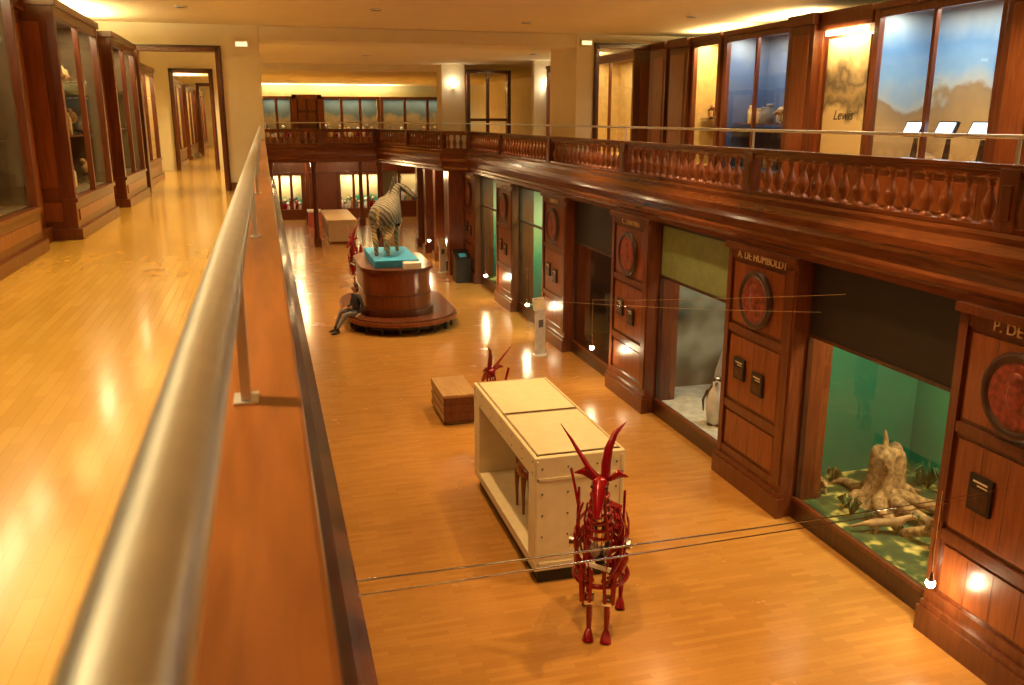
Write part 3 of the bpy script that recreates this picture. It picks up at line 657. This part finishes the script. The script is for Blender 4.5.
V=[(0,-.55,1.34),(0,-.1,1.27),(0,.40,1.30),(0,.68,1.52),(.06,.84,1.80),(.14,.92,1.98),(.34,.94,1.86),(.56,.92,1.62),(0,-.80,1.30)]
E=[(0,1),(1,2),(2,3),(3,4),(4,5),(5,6),(6,7),(0,8)]
R_=[(.36,.38),(.38,.41),(.34,.38),(.22,.28),(.15,.21),(.12,.13),(.11,.12),(.065,.07),(.25,.27)]
for sx in(-1,1):
    i=len(V);V+=[(sx*.17,-.60,1.05),(sx*.18,-.46,.84),(sx*.155,-.74,.53),(sx*.15,-.69,.16),(sx*.15,-.66,.04)];E+=[(0,i),(i,i+1),(i+1,i+2),(i+2,i+3),(i+3,i+4)];R_+=[.20,.14,.08,.055,.065]
    i=len(V);V+=[(sx*.17,.42,1.0),(sx*.165,.40,.78),(sx*.15,.46,.48),(sx*.15,.44,.14),(sx*.15,.42,.04)];E+=[(2,i),(i,i+1),(i+1,i+2),(i+2,i+3),(i+3,i+4)];R_+=[.16,.105,.065,.05,.06]
skin('body',V,E,R_,[ZB,ZLG,BK],lambda c:2 if c.z<.07 else(1 if c.z<.92 else 0),par,2)
b=B(ZB,BK,ZLG)
b.tube([(0,-1.0,1.42),(0,-1.08,1.25),(0,-1.09,1.0),(0,-1.07,.86)],[.05,.04,.035,.03],2,8);b.tube([(0,-1.07,.9),(.01,-1.07,.72),(0,-1.05,.52)],[.035,.06,.01],1,8)
pts=[(0,.50,1.66),(.0,.62,1.84),(.03,.72,2.02),(.10,.82,2.14)]
for k in range(len(pts)-1):
    a,c=Vector(pts[k]),Vector(pts[k+1])
    for q in range(8):
        p=a.lerp(c,q/8);b.tube([p+Vector((0,.06,-.08)),p+Vector((0,-.03,.10))],[.03,.012],q%2,6)
for sx in(-1,1):
    b.tube([(.12+sx*.07,.86,2.06),(.12+sx*.10,.85,2.16),(.12+sx*.11,.86,2.25)],[.03,.045,.008],0,8,sx=.5)
    b.ell((.33,.94+sx*.10,1.92),(.02,.015,.02),1,8,6)
b.ell((.575,.92,1.60),(.07,.075,.06),1,10,8)
b.done('tail_mane_ears',par)
# ------------------------------------------------------------------ seated visitor
SKN=plain('skin',(.55,.33,.21),.6);SHT=plain('dark_jacket',(.05,.05,.065),.85);JNS=plain('grey_jeans',(.20,.20,.24),.9);HAIR=plain('dark_hair',(.03,.018,.01),.6);SHO=plain('shoes',(.03,.025,.02),.5)
par=empty('seated_visitor',(2.26,25.1,-5.56),math.radians(25))
V=[(0,0,.12),(.02,0,.3),(.05,0,.46),(.05,0,.58),(.02,0,.67),(-.01,0,.73),
   (.05,-.17,.55),(.10,-.23,.30),(-.02,-.22,.10),
   (.05,.17,.55),(.0,.24,.31),(-.2,.14,.25),
   (-.02,-.10,.1),(-.42,-.13,.10),(-.70,-.14,-.30),
   (-.02,.10,.1),(-.40,.15,.16),(-.60,.17,-.30)]
E=[(0,1),(1,2),(2,3),(3,4),(4,5),(3,6),(6,7),(7,8),(3,9),(9,10),(10,11),(0,12),(12,13),(13,14),(0,15),(15,16),(16,17)]
Rr=[(.15,.13),(.14,.11),(.15,.12),(.10,.08),.052,.05,.062,.046,.032,.062,.046,.032,.095,.062,.042,.095,.062,.042]
def mf(c):
    if c.z>.64:return 0
    if c.x<-.25 and c.z<.22 or c.z<.14 and abs(c.y)<.2:return 2
    return 1
skin('body',V,E,Rr,[SKN,SHT,JNS],mf,par)
b=B(SKN,HAIR,BK,SHO,plain('lips',(.4,.12,.1),.5))
def hd(d):return 1-.12*max(0,-d.z)*(1+.3*abs(d.y))
b.ell((-.015,0,.82),(.098,.075,.125),0,18,14,hd)
b.ell((.012,0,.85),(.098,.088,.118),1,18,12);b.ell((.05,0,.78),(.06,.08,.1),1,12,8)
b.tube([(-.10,0,.835),(-.135,0,.80),(-.11,0,.79)],[.01,.016,.008],0,8)
for s in(-1,1):
    b.ell((-.103,s*.032,.83),(.01,.014,.008),2,8,6);b.ell((0,s*.082,.81),(.018,.01,.03),0,8,6)
b.ell((-.105,0,.762),(.008,.025,.007),4,8,6)
for(x,y,z)in((-.70,-.14,-.30),(-.60,.17,-.30)):
    b.tube([(x+.05,y,z-.085),(x-.02,y,z-.07),(x-.12,y,z-.09),(x-.2,y,z-.105)],[.035,.05,.042,.022],3,12);b.tube([(x+.0,y,z+.03),(x+.0,y,z-.07)],[.046,.05],3,10)
b.done('head_and_shoes',par)
for (wx,wy,wz,dx,dz)in((-.02,-.22,.09,-.06,-.07),(-.2,.14,.25,-.09,-.03)):
    h=B(SKN);h.tube([(wx,wy,wz),(wx+dx*.6,wy,wz+dz*.5),(wx+dx,wy,wz+dz)],[.028,.036,.034],0,10,sx=.6)
    for k,l in enumerate((.055,.07,.075,.065)):
        y=wy-.03+.02*k;h.tube([(wx+dx,y,wz+dz),(wx+dx-l*.6,y,wz+dz-.004),(wx+dx-l,y,wz+dz-.02)],[.009,.0085,.006],0,7)
    h.tube([(wx+dx*.4,wy-.028,wz+dz*.4),(wx+dx*.4-.03,wy-.055,wz+dz*.7),(wx+dx-.03,wy-.06,wz+dz)],[.011,.01,.007],0,7)
    h.done('hand',par)
# ------------------------------------------------------------------ lecterns / kiosks
def lectern(loc,h,name='information_lectern'):
    b=B(WH,GREY,IV)
    b.lathe([(.2,0),(.2,.02),(.18,.03)],(0,0,0),0,20);b.box(-.14,.14,-.04,.04,.02,h-.25,0)
    b.prism([(-.05,h-.3),(.06,h-.3),(.12,h),(.08,h+.02)],0,-.17,.17,0)
    b.add([(-.14,-.045,h-.27),(.14,-.045,h-.27),(.14,.07,h),(-.14,.07,h)],[(0,1,2,3)],2)
    b.box(-.07,.07,-.045,-.04,.75,.95,1);b.done(name,loc=loc,rz=.3)
lectern((6.6,21.0,ZL),1.5);lectern((6.6,34.1,ZL),1.35)
b=B(BK,SCR);b.box(6.62,7.2,31.6,32.2,ZL,-5.1,0);b.prism([(31.5,-5.1),(32.2,-5.1),(32.2,-4.8)],0,6.60,7.22,0);b.add([(6.78,31.66,-5.02),(7.05,31.66,-5.02),(7.05,31.9,-4.92),(6.78,31.9,-4.92)],[(0,1,2,3)],BLUE);b.done('computer_kiosk')
# ------------------------------------------------------------------ cables and pendant lamps
def cable(p,q,sag=.03):
    b=B(CHR);pts=[]
    for k in range(17):
        t=k/16;pts.append((p[0]+(q[0]-p[0])*t,p[1]+(q[1]-p[1])*t,p[2]+(q[2]-p[2])*t-4*sag*t*(1-t)))
    b.tube(pts,.004,0,6);b.done('steel_cable')
cable((.18,2.38,-1.34),(7.3,6.6,-3.66));cable((.18,2.33,-1.36),(7.3,7.0,-3.95),.02)
cable((7.28,9.7,-2.25),(6.9,18.0,-3.95));cable((7.28,10.2,-2.6),(6.4,21.0,-4.5),.05)
for(x,y,z0,z1)in((7.0,7.33,-4.0,-5.12),(6.9,18.0,-3.95,-5.04),(6.9,28.1,-3.95,-5.1),(6.5,36.5,-3.9,-5.0),(6.9,23.2,-3.95,-5.1)):
    b=B(CHR,BK,LB);b.tube([(x,y,z0),(x,y,z1+.12)],.006,0,6);b.lathe([(.012,.0),(.02,-.03),(.035,-.10),(.05,-.14),(.045,-.14),(.03,-.1)],(x,y,z1+.13),0,14)
    b.ell((x,y,z1-.02),(.055,.055,.055),2,10,8);b.tube([(x,y,z0),(x+.05,y+.02,z0-.35),(x-.03,y,z0-.7),(x,y,z0-1.0)],.004,1,5);b.done('pendant_lamp')
    point((x,y,z1-.14),24,(1,.75,.4),.04,'pendant_bulb')
# ------------------------------------------------------------------ world + camera
w=bpy.data.worlds.new('world');sc.world=w;w.use_nodes=True;w.node_tree.nodes['Background'].inputs[0].default_value=(.5,.3,.12,1);w.node_tree.nodes['Background'].inputs[1].default_value=.05
th=math.atan(224/870);cp=math.sqrt(250**2+224**2+870**2);ps=math.acos((870/cp)/math.cos(th))
F=Vector((math.sin(ps)*math.cos(th),math.cos(ps)*math.cos(th),-math.sin(th)));R=Vector((math.cos(ps),-math.sin(ps),0));U=R.cross(F)
cam=bpy.data.cameras.new('camera');co=link(bpy.data.objects.new('camera',cam))
co.matrix_world=Matrix(((R.x,U.x,-F.x,0),(R.y,U.y,-F.y,0),(R.z,U.z,-F.z,0),(0,0,0,1)))
cam.sensor_width=36;cam.lens=870/1024*36;cam.clip_start=.03;cam.clip_end=200
cam.dof.use_dof=True;cam.dof.focus_distance=12;cam.dof.aperture_fstop=8
sc.camera=co
sc.view_settings.view_transform='Standard'
